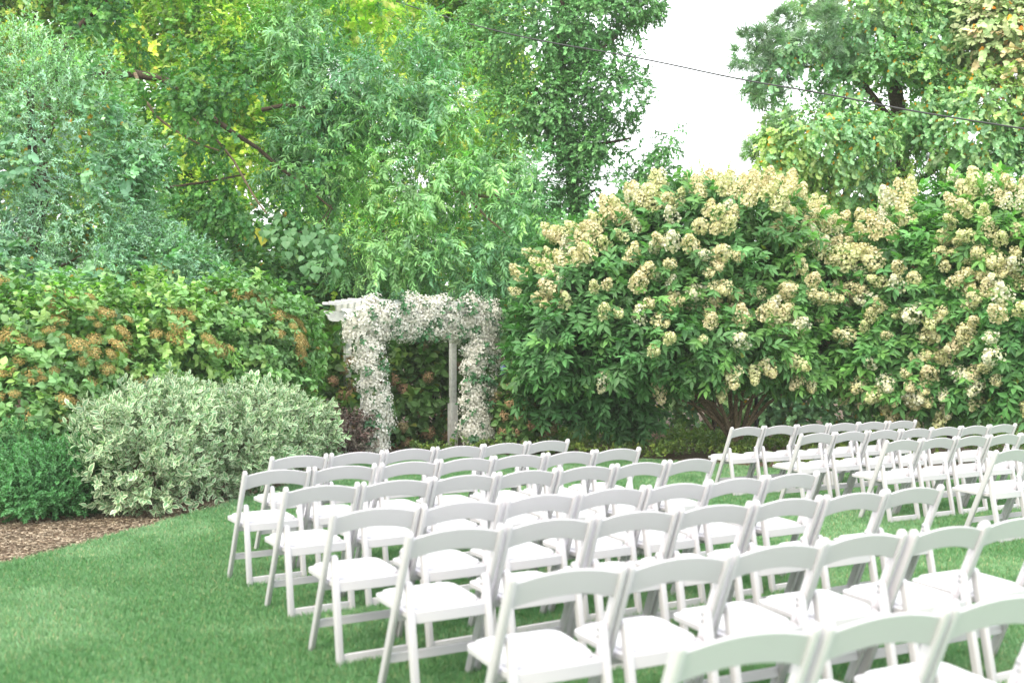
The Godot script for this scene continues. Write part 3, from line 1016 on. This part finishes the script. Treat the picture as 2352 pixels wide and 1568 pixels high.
func fence() -> void:
	var t := thing("chain_link_fence", "black chain link fence seen under the hydrangea branches", "fence", Vector3(4.5, 0, -18.7))
	var n := 0
	for x in [-5.95, -2.95, 0.05, 3.05]:
		var st := begin()
		tube(st, [Vector3(x + 0.0, -0.03, 0), Vector3(x, 1.32, 0)], [0.035, 0.035], 10)
		obj("fence_post", done(st), M.wire, t)
	var sr := begin()
	tube(sr, [Vector3(-5.95, 1.27, 0), Vector3(5.5, 1.27, 0)], [0.02, 0.02], 8)
	obj("top_rail", done(sr), M.wire, t)
	var st := begin()
	st.set_smooth_group(-1)
	for dir in [-1.0, 1.0]:
		for i in 250:
			var x0 := -7.2 + i * 0.052
			var a := Vector3(x0, 0.02, dir * 0.003 + 0.03)
			var b := Vector3(x0 + dir * 1.22, 1.24, dir * 0.003 + 0.03)
			var e := Vector3(0.0022, 0, 0)
			var f := Vector3(0, 0, 0.0022)
			for q in [[-e, -f], [-f, e], [e, f], [f, -e]]:
				quad(st, a + q[0], b + q[0], b + q[1], a + q[1])
	var w := obj("wire_mesh", done(st), M.wire, t)
	w.set_meta("kind", "stuff")


func trees() -> void:
	# dark limbed tree at upper left
	var mp := thing("maple_tree", "spreading tree with long dark limbs at upper left behind the vine mound", "tree", foot(60, 18.0))
	limb(mp, "trunk", [foot(60, 18.0), at(70, 600, 18.0), at(90, 320, 18.0), at(120, 170, 17.6)], 0.24, 0.15, M.bark, 10, 10)
	var lm := [[[110, 200, 17.7], [250, 168, 17.4], [400, 190, 17.2], [480, 270, 17.1], [600, 350, 17.0], [760, 480, 17.0]], [[95, 300, 17.8], [200, 240, 17.3], [245, 290, 17.2], [260, 330, 17.1]], [[305, 165, 17.0], [345, 250, 16.6], [420, 310, 16.4], [500, 345, 16.4]], [[430, 260, 17.0], [520, 350, 16.6], [580, 450, 16.5], [610, 490, 16.4]], [[120, 170, 17.6], [180, 60, 17.6], [300, -60, 17.8]], [[600, 250, 17.6], [680, 240, 17.3], [740, 265, 17.2]], [[380, 430, 17.5], [450, 420, 17.3], [560, 400, 17.3]]]
	for i in lm.size():
		var ctrl := []
		for p in lm[i]:
			ctrl.append(at(p[0], p[1], p[2]))
		limb(mp, "limb", ctrl, [0.1, 0.075, 0.03, 0.025, 0.1, 0.04, 0.025][i], 0.015, M.pale_bark if i in [2, 3] else M.bark, 12, 8)
	var mb := [blob(330, 40, 18.4, 1.8, 1.2, 1.2), blob(560, 120, 18.6, 1.5, 1.1, 1.2), blob(170, 90, 17.6, 1.3, 1.0, 1.0), blob(430, 330, 19.0, 1.4, 0.9, 1.0), blob(660, 330, 18.6, 1.2, 1.0, 1.1), blob(620, 560, 18.8, 1.5, 1.0, 1.0), blob(430, 540, 18.6, 1.2, 1.0, 0.9), blob(720, 680, 18.4, 1.2, 0.7, 0.9), blob(300, -160, 18.5, 2.4, 1.4, 1.6), blob(660, -120, 18.8, 2.0, 1.4, 1.5)]
	crown(mp, "crown", mb, S.broad, M.leaf, 70.0, {"smin": 0.5, "smax": 0.9, "gap": 0.03, "gapf": 1.5, "thick": 0.9, "core": 0.35, "bump": 0.3, "up": -0.1, "tints": [Color(0.5, 0.7, 0.7), Color(0.7, 0.85, 0.8), Color(1.1, 1.15, 0.9), Color(1.8, 1.6, 0.9), Color(3.2, 2.0, 0.8)]})
	crown(mp, "crown", [blob(470, 230, 16.4, 1.5, 0.9, 0.5), blob(640, 400, 16.4, 1.0, 0.8, 0.5), blob(280, 130, 16.6, 1.0, 0.7, 0.5), blob(520, 470, 16.2, 1.2, 0.7, 0.5)], S.broad, M.leaf, 60.0, {"smin": 0.5, "smax": 0.85, "gap": 0.06, "gapf": 1.8, "thick": 0.9, "core": 0.2, "bump": 0.3, "up": -0.2, "tints": [Color(0.5, 0.7, 0.7), Color(0.7, 0.85, 0.8), Color(1.1, 1.15, 0.8)]})
	# drooping cherry over the arbor
	var cy := thing("cherry_tree", "cherry tree with drooping boughs of narrow leaves hanging above the arbor", "tree", foot(870, 19.0))
	limb(cy, "trunk", [foot(870, 19.0), at(860, 700, 19.0), at(880, 480, 18.6), at(860, 300, 18.4), at(835, 215, 18.2)], 0.14, 0.03, M.bark, 11, 9)
	for q in [[[870, 480, 18.6], [960, 450, 17.4], [1060, 440, 16.9], [1200, 470, 16.6]], [[865, 400, 18.5], [900, 350, 17.6], [1000, 300, 17.0], [1060, 280, 16.8]], [[1060, 440, 16.9], [1110, 490, 16.7], [1170, 545, 16.6]], [[880, 560, 18.8], [800, 600, 17.5], [740, 640, 17.2]], [[1060, 440, 16.9], [1130, 450, 16.7], [1220, 435, 16.6]], [[860, 250, 18.4], [780, 200, 17.8], [700, 260, 17.5]]]:
		var ctrl := []
		for p in q:
			ctrl.append(at(p[0], p[1], p[2]))
		limb(cy, "limb", ctrl, 0.04, 0.008, M.pale_bark, 9, 6)
	var cb := [blob(790, 210, 17.8, 1.1, 0.8, 1.0), blob(960, 230, 17.2, 1.1, 0.8, 0.9), blob(980, 420, 17.0, 1.3, 0.7, 0.9), blob(1150, 400, 16.7, 0.85, 0.45, 0.6), blob(900, 560, 17.2, 1.3, 0.75, 0.8), blob(1070, 560, 16.9, 0.9, 0.55, 0.6), blob(1190, 480, 16.6, 0.6, 0.3, 0.4), blob(770, 360, 17.8, 1.1, 0.9, 0.9), blob(670, 60, 18.0, 0.8, 0.8, 0.8), blob(990, 100, 17.8, 0.6, 0.5, 0.7), blob(1140, 620, 16.9, 0.5, 0.4, 0.4)]
	crown(cy, "crown", cb, S.cherry, M.leaf, 62.0, {"gap": -0.2, "gapf": 1.6, "thick": 0.85, "core": 0.4, "bump": 0.35, "up": -0.15, "out": 0.6, "tints": [Color(0.7, 0.85, 0.85), Color(1, 1, 1), Color(1.25, 1.22, 1.0), Color(1.5, 1.38, 0.95)]})
	# heart leaved vine hanging into the gap
	var hv := thing("hanging_vine", "light green heart leaved vine with a few yellow leaves, hanging left above the arbor", "vine", at(690, 540, 16.6))
	for q in [[[760, 470, 17.2], [720, 520, 16.8], [640, 545, 16.6]], [[760, 480, 17.2], [740, 540, 16.7], [760, 600, 16.6]]]:
		var ctrl := []
		for p in q:
			ctrl.append(at(p[0], p[1], p[2]))
		limb(hv, "stem", ctrl, 0.012, 0.005, M.bark, 6, 5)
	pieces(hv, "leaf", [blob(690, 545, 16.6, 0.7, 0.26, 0.25), blob(740, 590, 16.6, 0.35, 0.35, 0.25), blob(640, 520, 16.6, 0.4, 0.2, 0.2)], S.heart_leaf, M.leaf, 130, {"apart": 0.06, "thick": 0.5, "core": 0.2, "gap": -0.9, "out": 0.35, "up": -0.9, "rnd": 0.4, "smin": 0.55, "smax": 0.9})
	pieces(hv, "yellow_leaf", [blob(588, 540, 16.5, 0.14, 0.12, 0.1)], S.yellow_leaf, M.leaf, 5, {"apart": 0.07, "thick": 0.5, "core": 0.2, "gap": -0.9, "out": 0.35, "up": -0.9, "smin": 0.8, "smax": 1.1})
	# the vine covered evergreen mound on the left
	var ye := thing("vine_covered_evergreen", "tall blue green evergreen overgrown with vines at the left edge", "tree", foot(80, 14.4))
	limb(ye, "trunk", [foot(80, 14.6), at(80, 500, 14.6), at(60, 200, 14.4)], 0.14, 0.05, M.bark, 8, 8)
	for q in [[[90, 640, 14.6], [230, 560, 14.0]], [[80, 420, 14.5], [190, 400, 13.6], [210, 440, 13.4]], [[90, 700, 14.4], [300, 660, 13.8], [380, 650, 13.6]], [[60, 620, 14.2], [20, 520, 13.2]]]:
		var ctrl := []
		for p in q:
			ctrl.append(at(p[0], p[1], p[2]))
		limb(ye, "limb", ctrl, 0.03, 0.006, M.pale_bark, 7, 6)
	var yb := [blob(30, 410, 14.2, 1.9, 1.85, 1.3), blob(210, 540, 14.4, 1.1, 1.1, 1.1), blob(330, 640, 14.6, 1.0, 0.75, 0.9), blob(-30, 240, 14.2, 1.15, 0.9, 1.0), blob(120, 660, 13.8, 1.3, 0.8, 1.0), blob(440, 690, 15.0, 0.7, 0.5, 0.7), blob(-200, 500, 14.0, 1.3, 2.2, 1.3), blob(70, 590, 13.9, 1.3, 0.85, 0.9)]
	crown(ye, "evergreen_foliage", yb, S.yew, M.leaf, 150.0, {"gap": -0.5, "thick": 0.4, "bump": 0.25, "tints": [Color(1.0, 1.1, 1.2), Color(1.25, 1.3, 1.3), Color(1.6, 1.5, 1.4)]})
	crown(ye, "vine_foliage", yb, S.vine, M.leaf, 90.0, {"smin": 0.55, "smax": 0.95, "gap": -0.1, "gapf": 1.5, "thick": 0.15, "bump": 0.3, "tints": [Color(1.0, 1.15, 1.3), Color(1.3, 1.35, 1.4), Color(1.7, 1.5, 1.3)]})
	# ivy clad tree in the middle
	var iv := thing("ivy_clad_tree", "tall dark green ivy clad tree left of the open sky", "tree", foot(1330, 24.5))
	limb(iv, "trunk", [foot(1330, 24.5), at(1325, 500, 24.5), at(1300, 300, 24.4), at(1290, 60, 24.3), at(1300, -150, 24.2)], 0.2, 0.1, M.bark, 12, 9)
	for q in [[[1300, 350, 24.4], [1380, 330, 24.2], [1450, 315, 24.0]], [[1290, 200, 24.3], [1350, 140, 24.0], [1420, 80, 24.0]], [[1320, 460, 24.4], [1380, 430, 24.0]], [[1300, 250, 24.4], [1200, 180, 24.0]]]:
		var ctrl := []
		for p in q:
			ctrl.append(at(p[0], p[1], p[2]))
		limb(iv, "limb", ctrl, 0.08, 0.02, M.bark, 8, 7)
	var ib := [blob(1240, 60, 24.2, 1.8, 1.5, 1.4), blob(1380, 40, 24.2, 1.35, 1.3, 1.2), blob(1390, 190, 24.0, 1.0, 0.8, 1.0), blob(1250, 250, 24.2, 1.5, 1.0, 1.2), blob(1400, 330, 24.2, 1.45, 0.6, 1.0), blob(1500, 310, 24.0, 0.75, 0.5, 0.6), blob(1500, 390, 24.0, 0.6, 0.35, 0.5), blob(1260, 430, 24.4, 1.6, 1.1, 1.2), blob(1400, 440, 24.2, 1.2, 0.85, 1.0), blob(1340, 600, 23.6, 2.2, 1.2, 1.3), blob(1160, 640, 22.0, 1.5, 1.3, 1.2), blob(1300, -130, 24.2, 2.2, 1.3, 1.6), blob(1480, 480, 24.0, 0.7, 0.7, 0.7), blob(1480, 10, 24.0, 0.45, 0.5, 0.5)]
	crown(iv, "crown", ib, S.broad, M.glossy, 115.0, {"gap": -0.2, "gapf": 1.1, "thick": 0.75, "core": 0.5, "bump": 0.35, "smin": 0.5, "smax": 0.85, "tints": [Color(1.1, 1.2, 1.4), Color(1.4, 1.4, 1.6), Color(1.7, 1.6, 1.7)]})
	# the vine draped pine on the right
	var pn := thing("vine_draped_pine", "large pine draped in heart leaved vines right of the open sky", "tree", foot(2085, 20.5))
	limb(pn, "trunk", [foot(2085, 20.5), at(2082, 560, 20.5), at(2075, 400, 20.5), at(2060, 200, 20.4), at(2040, -60, 20.3)], 0.26, 0.12, M.bark, 11, 9)
	for q in [[[2075, 420, 20.4], [2000, 330, 20.0], [1900, 250, 19.6]], [[2070, 300, 20.4], [1960, 170, 20.0], [1840, 150, 19.6]], [[2080, 450, 20.4], [2150, 390, 19.8], [2260, 330, 19.4]], [[2060, 180, 20.4], [2160, 80, 20.0]]]:
		var ctrl := []
		for p in q:
			ctrl.append(at(p[0], p[1], p[2]))
		limb(pn, "limb", ctrl, 0.09, 0.02, M.bark, 8, 7)
	var pb := [blob(1840, 130, 19.6, 1.05, 0.6, 0.9), blob(2000, 60, 20.0, 1.35, 0.9, 1.1), blob(1900, 330, 19.2, 1.35, 0.75, 1.1), blob(1800, 370, 19.2, 0.72, 0.6, 0.7), blob(2060, 230, 19.6, 1.5, 0.9, 1.1), blob(2250, 290, 19.2, 1.35, 1.1, 1.1), blob(2330, 430, 19.0, 1.2, 0.8, 1.0), blob(2180, 100, 20.0, 1.3, 0.9, 1.0), blob(1960, 440, 19.6, 1.0, 0.5, 0.8), blob(2200, -90, 20.2, 2.4, 1.2, 1.5), blob(1900, -20, 20.0, 0.7, 0.5, 0.7), blob(1980, 560, 20.2, 1.2, 0.8, 0.8), blob(2200, 560, 20.0, 1.3, 0.9, 0.9)]
	crown(pn, "vine_foliage", pb.slice(1), S.vine, M.leaf, 135.0, {"smin": 0.5, "smax": 0.85, "gap": -0.26, "gapf": 1.1, "thick": 0.5, "core": 0.6, "bump": 0.3, "up": -0.4, "tints": [Color(1.35, 1.45, 1.5), Color(1.7, 1.65, 1.65), Color(2.0, 1.75, 1.5), Color(2.7, 1.95, 1.3)]})
	crown(pn, "vine_foliage", [pb[0], blob(1770, 190, 19.4, 0.5, 0.4, 0.5)], S.vine, M.leaf, 90.0, {"smin": 0.45, "smax": 0.75, "gap": -0.02, "gapf": 2.0, "thick": 0.6, "bump": 0.35, "up": -0.4, "tints": [Color(1.3, 1.4, 1.5), Color(1.7, 1.6, 1.6), Color(2.2, 1.75, 1.4)]})
	var tufts := []
	for q in [[1725, 130], [1760, 95], [1745, 175], [1800, 110], [1815, 60], [1850, 80], [1790, 150], [1850, 130], [1900, 50], [1905, 105], [1950, 70], [1880, 10], [1940, 20], [1990, 60], [1960, 130], [1770, 215], [1890, 165], [1800, 300], [1850, 310], [1750, 340]]:
		tufts.append(blob(q[0] + rng.randfn() * 8.0, q[1] + rng.randfn() * 8.0, 19.3 + rng.randfn() * 0.35, rng.randf_range(0.2, 0.34), rng.randf_range(0.16, 0.26), 0.28))
	crown(pn, "pine_needles", tufts, S.needle, M.leaf, 60.0, {"gap": -0.6, "thick": 0.5, "bump": 0.4, "bumpf": 3.0, "up": 0.35, "core": 0.2, "jitter": 0.28, "tints": [Color(0.9, 1.0, 1.0), Color(1.2, 1.2, 1.2), Color(1.5, 1.4, 1.35)]})
	# tree behind it, warm sunlight painted into its leaf tints
	var su := thing("sunlight_tinted_tree", "tree with golden sunlight painted into its leaves, top right corner beside the pine", "tree", foot(2390, 19.6))
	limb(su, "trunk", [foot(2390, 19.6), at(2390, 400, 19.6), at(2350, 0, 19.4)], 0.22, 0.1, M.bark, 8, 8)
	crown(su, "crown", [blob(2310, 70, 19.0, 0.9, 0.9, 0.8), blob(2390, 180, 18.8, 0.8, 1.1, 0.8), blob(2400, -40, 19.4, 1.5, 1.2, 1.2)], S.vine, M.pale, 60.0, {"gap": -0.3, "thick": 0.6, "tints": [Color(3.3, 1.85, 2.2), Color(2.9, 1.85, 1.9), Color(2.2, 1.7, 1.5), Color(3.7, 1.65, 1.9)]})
	# woodland behind; yellow leaf colour stands in for sun backlight
	var back := [["tree with backlight tinted yellow into its leaves, behind the maple limbs, farthest left", 60, 28.0, [blob(60, 300, 28, 3.2, 2.6, 2.0), blob(180, 60, 28, 3.0, 2.4, 2.0), blob(-200, 200, 28, 3, 3, 2), blob(0, -150, 28, 4, 2.5, 2.5)]], ["yellow green tree with painted sun glow in the gap under the maple limb", 430, 27.0, [blob(420, 420, 27, 2.6, 2.2, 1.8), blob(500, 150, 27.5, 2.8, 2.2, 2.0), blob(400, 650, 26.5, 2.2, 1.6, 1.4), blob(420, -160, 28, 4, 2.4, 2.2)]], ["tree with leaves painted sunlit gold showing above the cherry boughs", 780, 27.5, [blob(800, 60, 27.5, 2.0, 2.0, 1.8), blob(830, 40, 22.5, 1.5, 1.0, 1.0), blob(740, 330, 27, 2.2, 1.9, 1.6), blob(820, 620, 26.5, 2.2, 1.6, 1.5), blob(800, -200, 28, 3.6, 2.2, 2.2)]], ["pale green tree behind the ivy clad one", 1130, 29.0, [blob(1080, 260, 29, 1.8, 2.4, 1.8), blob(1130, 560, 28, 2.0, 1.8, 1.5), blob(1060, 0, 29.5, 2, 2.2, 1.8)]]]
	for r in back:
		var o := thing("backlight_tinted_tree", r[0], "tree", foot(r[1], r[2]), "background wood trees with sun glow painted in")
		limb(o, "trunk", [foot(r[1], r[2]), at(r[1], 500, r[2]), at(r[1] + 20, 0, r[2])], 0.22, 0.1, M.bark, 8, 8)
		crown(o, "crown", r[3], S.sun_tint, M.sun_tint, 44.0, {"gap": -0.3, "gapf": 0.8, "thick": 0.8, "core": 0.4, "bump": 0.3, "smin": 0.7, "smax": 1.2, "tints": [Color(0.7, 0.9, 0.9), Color(1.2, 1.25, 1.3), Color(2.0, 1.7, 2.0), Color(2.9, 2.0, 2.4)] if r[1] != 780 else [Color(1.6, 1.5, 1.8), Color(2.4, 1.9, 2.6), Color(3.0, 2.1, 3.2)]})
	var under := [["dark thicket of shrubs between dogwoods and arbor", [blob(560, 760, 18.5, 1.8, 1.3, 1.0), blob(740, 780, 18.8, 1.6, 1.3, 1.0)]], ["dark green thicket directly behind the arbor", [blob(900, 760, 19.6, 1.6, 1.5, 1.0), blob(1080, 760, 19.6, 1.5, 1.5, 1.0)]], ["green thicket behind the fence left of the hydrangea stems", [blob(1250, 800, 21.5, 2.0, 2.0, 1.0), blob(1450, 760, 22.5, 2.4, 2.6, 1.0)]], ["green thicket behind the fence right of the hydrangea stems", [blob(1720, 780, 23.0, 2.6, 2.9, 1.0), blob(1960, 760, 22.5, 2.6, 3.0, 1.0)]], ["green thicket at the far right under the pine", [blob(2200, 760, 21.5, 2.4, 2.8, 1.0), blob(2400, 740, 21.0, 2.2, 2.6, 1.0)]], ["green thicket at the far left behind the evergreen", [blob(100, 760, 20, 3.0, 2.4, 1.2), blob(360, 700, 20.5, 2.2, 1.9, 1.0), blob(620, 640, 21, 2.2, 1.8, 1.0)]]]
	for r in under:
		var c0: Vector3 = r[1][0][0]
		var o := thing("thicket_shrub", r[0], "shrub", Vector3(c0.x, 0, c0.z), "wild shrubs filling the space below the trees")
		for k in 4:
			limb(o, "stem", [Vector3(c0.x + rng.randfn() * 0.5, 0, c0.z), c0 + rv() * 0.6], 0.03, 0.01, M.bark, 5, 5)
		crown(o, "foliage", r[1], S.vine, M.leaf, 60.0, {"gap": -0.45, "thick": 0.6, "bump": 0.3, "tints": [Color(0.8, 1.0, 1.0), Color(1.1, 1.2, 1.1), Color(1.6, 1.45, 1.1)]})
	var sp := thing("sapling", "thin leafed sapling poking up behind the hydrangea tree", "tree", foot(1640, 18.5))
	limb(sp, "trunk", [foot(1640, 18.5), at(1640, 700, 18.5), at(1630, 440, 18.5)], 0.04, 0.012, M.bark, 7, 6)
	crown(sp, "crown", [blob(1600, 440, 18.5, 0.5, 0.3, 0.5), blob(1680, 440, 18.5, 0.45, 0.25, 0.4), blob(1640, 520, 18.5, 0.8, 0.5, 0.6)], S.cherry, M.leaf, 30.0, {"gap": -0.2, "smin": 0.5, "smax": 0.8, "tints": [Color(1.3, 1.2, 0.9), Color(2.2, 1.4, 0.9)]})


func small_things() -> void:
	var pts := []
	for q in [[900, -6, 21.0], [960, 15, 20.4], [1176, 75, 18.6], [1470, 130, 16.8], [1700, 178, 15.6], [1900, 213, 14.8], [2100, 252, 14.1], [2352, 293, 13.3], [2500, 318, 12.9]]:
		pts.append(at(q[0], q[1], q[2]))
	var st := begin()
	var rr := []
	var line := limb_points(pts, 40, 0.0)
	for i in line.size():
		rr.append(0.012)
	tube(st, line, rr, 6)
	tag(obj("overhead_cable", done(st), M.cable), "thin dark overhead cable crossing the open sky", "cable")
	# a second thin strand lashed to it
	var leafs := [["pale tan fallen leaf on the open grass left of the chairs", 497, 1240], ["orange fallen leaf on the grass under the left-hand block of chairs", 1283, 1487], ["small brown fallen leaf on the grass near the mulch edge", 165, 1268], ["yellow fallen leaf under the front right chairs", 1808, 1108], ["brown fallen leaf on the grass in the aisle", 1940, 1345]]
	for i in leafs.size():
		var d: float = EYE * 2305.0 / (leafs[i][2] - 827.0)
		var s := begin()
		s.set_smooth_group(-1)
		leaf(s, Transform3D(), 0.06, 0.02, 0.3, 0.3, OVAL, [Color(0.5, 0.36, 0.2), Color(0.5, 0.2, 0.05), Color(0.3, 0.16, 0.08), Color(0.55, 0.36, 0.12), Color(0.3, 0.14, 0.07)][i])
		var o := obj("fallen_leaf", done(s), M.dry)
		o.position = foot(leafs[i][1], d * 0.97) + Vector3(0, 0.038, 0)
		o.rotation.y = rng.randf() * TAU
		tag(o, leafs[i][0], "fallen leaf", "leaves fallen on the grass")


func _ready() -> void:
	rng.seed = 20240607
	noise.seed = 7
	noise.frequency = 0.01
	noise.fractal_octaves = 2
	var cam := Camera3D.new()
	cam.name = "camera"
	add_child(cam)
	cam.position = Vector3(0, EYE, 0)
	cam.rotation.x = 0.0185
	cam.far = 900.0
	cam.near = 0.05
	var lens := CameraAttributesPhysical.new()
	lens.frustum_focal_length = 35.3
	lens.frustum_focus_distance = 14.5
	lens.frustum_near = 0.05
	lens.frustum_far = 900.0
	lens.exposure_aperture = 2.0
	cam.attributes = lens
	cam.fov = 37.57
	cam.current = true
	var env := Environment.new()
	env.background_mode = Environment.BG_SKY
	var sky := Sky.new()
	var sm := ProceduralSkyMaterial.new()
	sm.sky_top_color = Color(0.96, 0.98, 1.0)
	sm.sky_horizon_color = Color(0.9, 0.895, 0.89)
	sm.ground_bottom_color = Color(0.3, 0.32, 0.28)
	sm.ground_horizon_color = Color(0.6, 0.62, 0.6)
	sm.sky_energy_multiplier = 1.15
	sky.sky_material = sm
	env.sky = sky
	env.tonemap_mode = Environment.TONE_MAPPER_LINEAR
	env.tonemap_exposure = 2.15
	env.fog_enabled = true
	env.fog_density = 0.0012
	env.fog_light_color = Color(0.98, 0.98, 0.96)
	env.sdfgi_enabled = true
	env.ssao_enabled = true
	env.ssil_enabled = true
	var we := WorldEnvironment.new()
	we.name = "world_environment"
	we.environment = env
	add_child(we)
	var sun := DirectionalLight3D.new()
	sun.name = "sun"
	add_child(sun)
	sun.look_at_from_position(Vector3(-6, 10, 9), Vector3.ZERO)
	sun.light_color = Color(1.0, 0.97, 0.91)
	sun.light_energy = 0.5
	sun.light_angular_distance = 35.0
	sun.shadow_enabled = true

	materials()
	sprigs()
	ground()
	trees()
	fence()
	shrubs()
	hydrangeas()
	arbor()
	chairs()
	small_things()
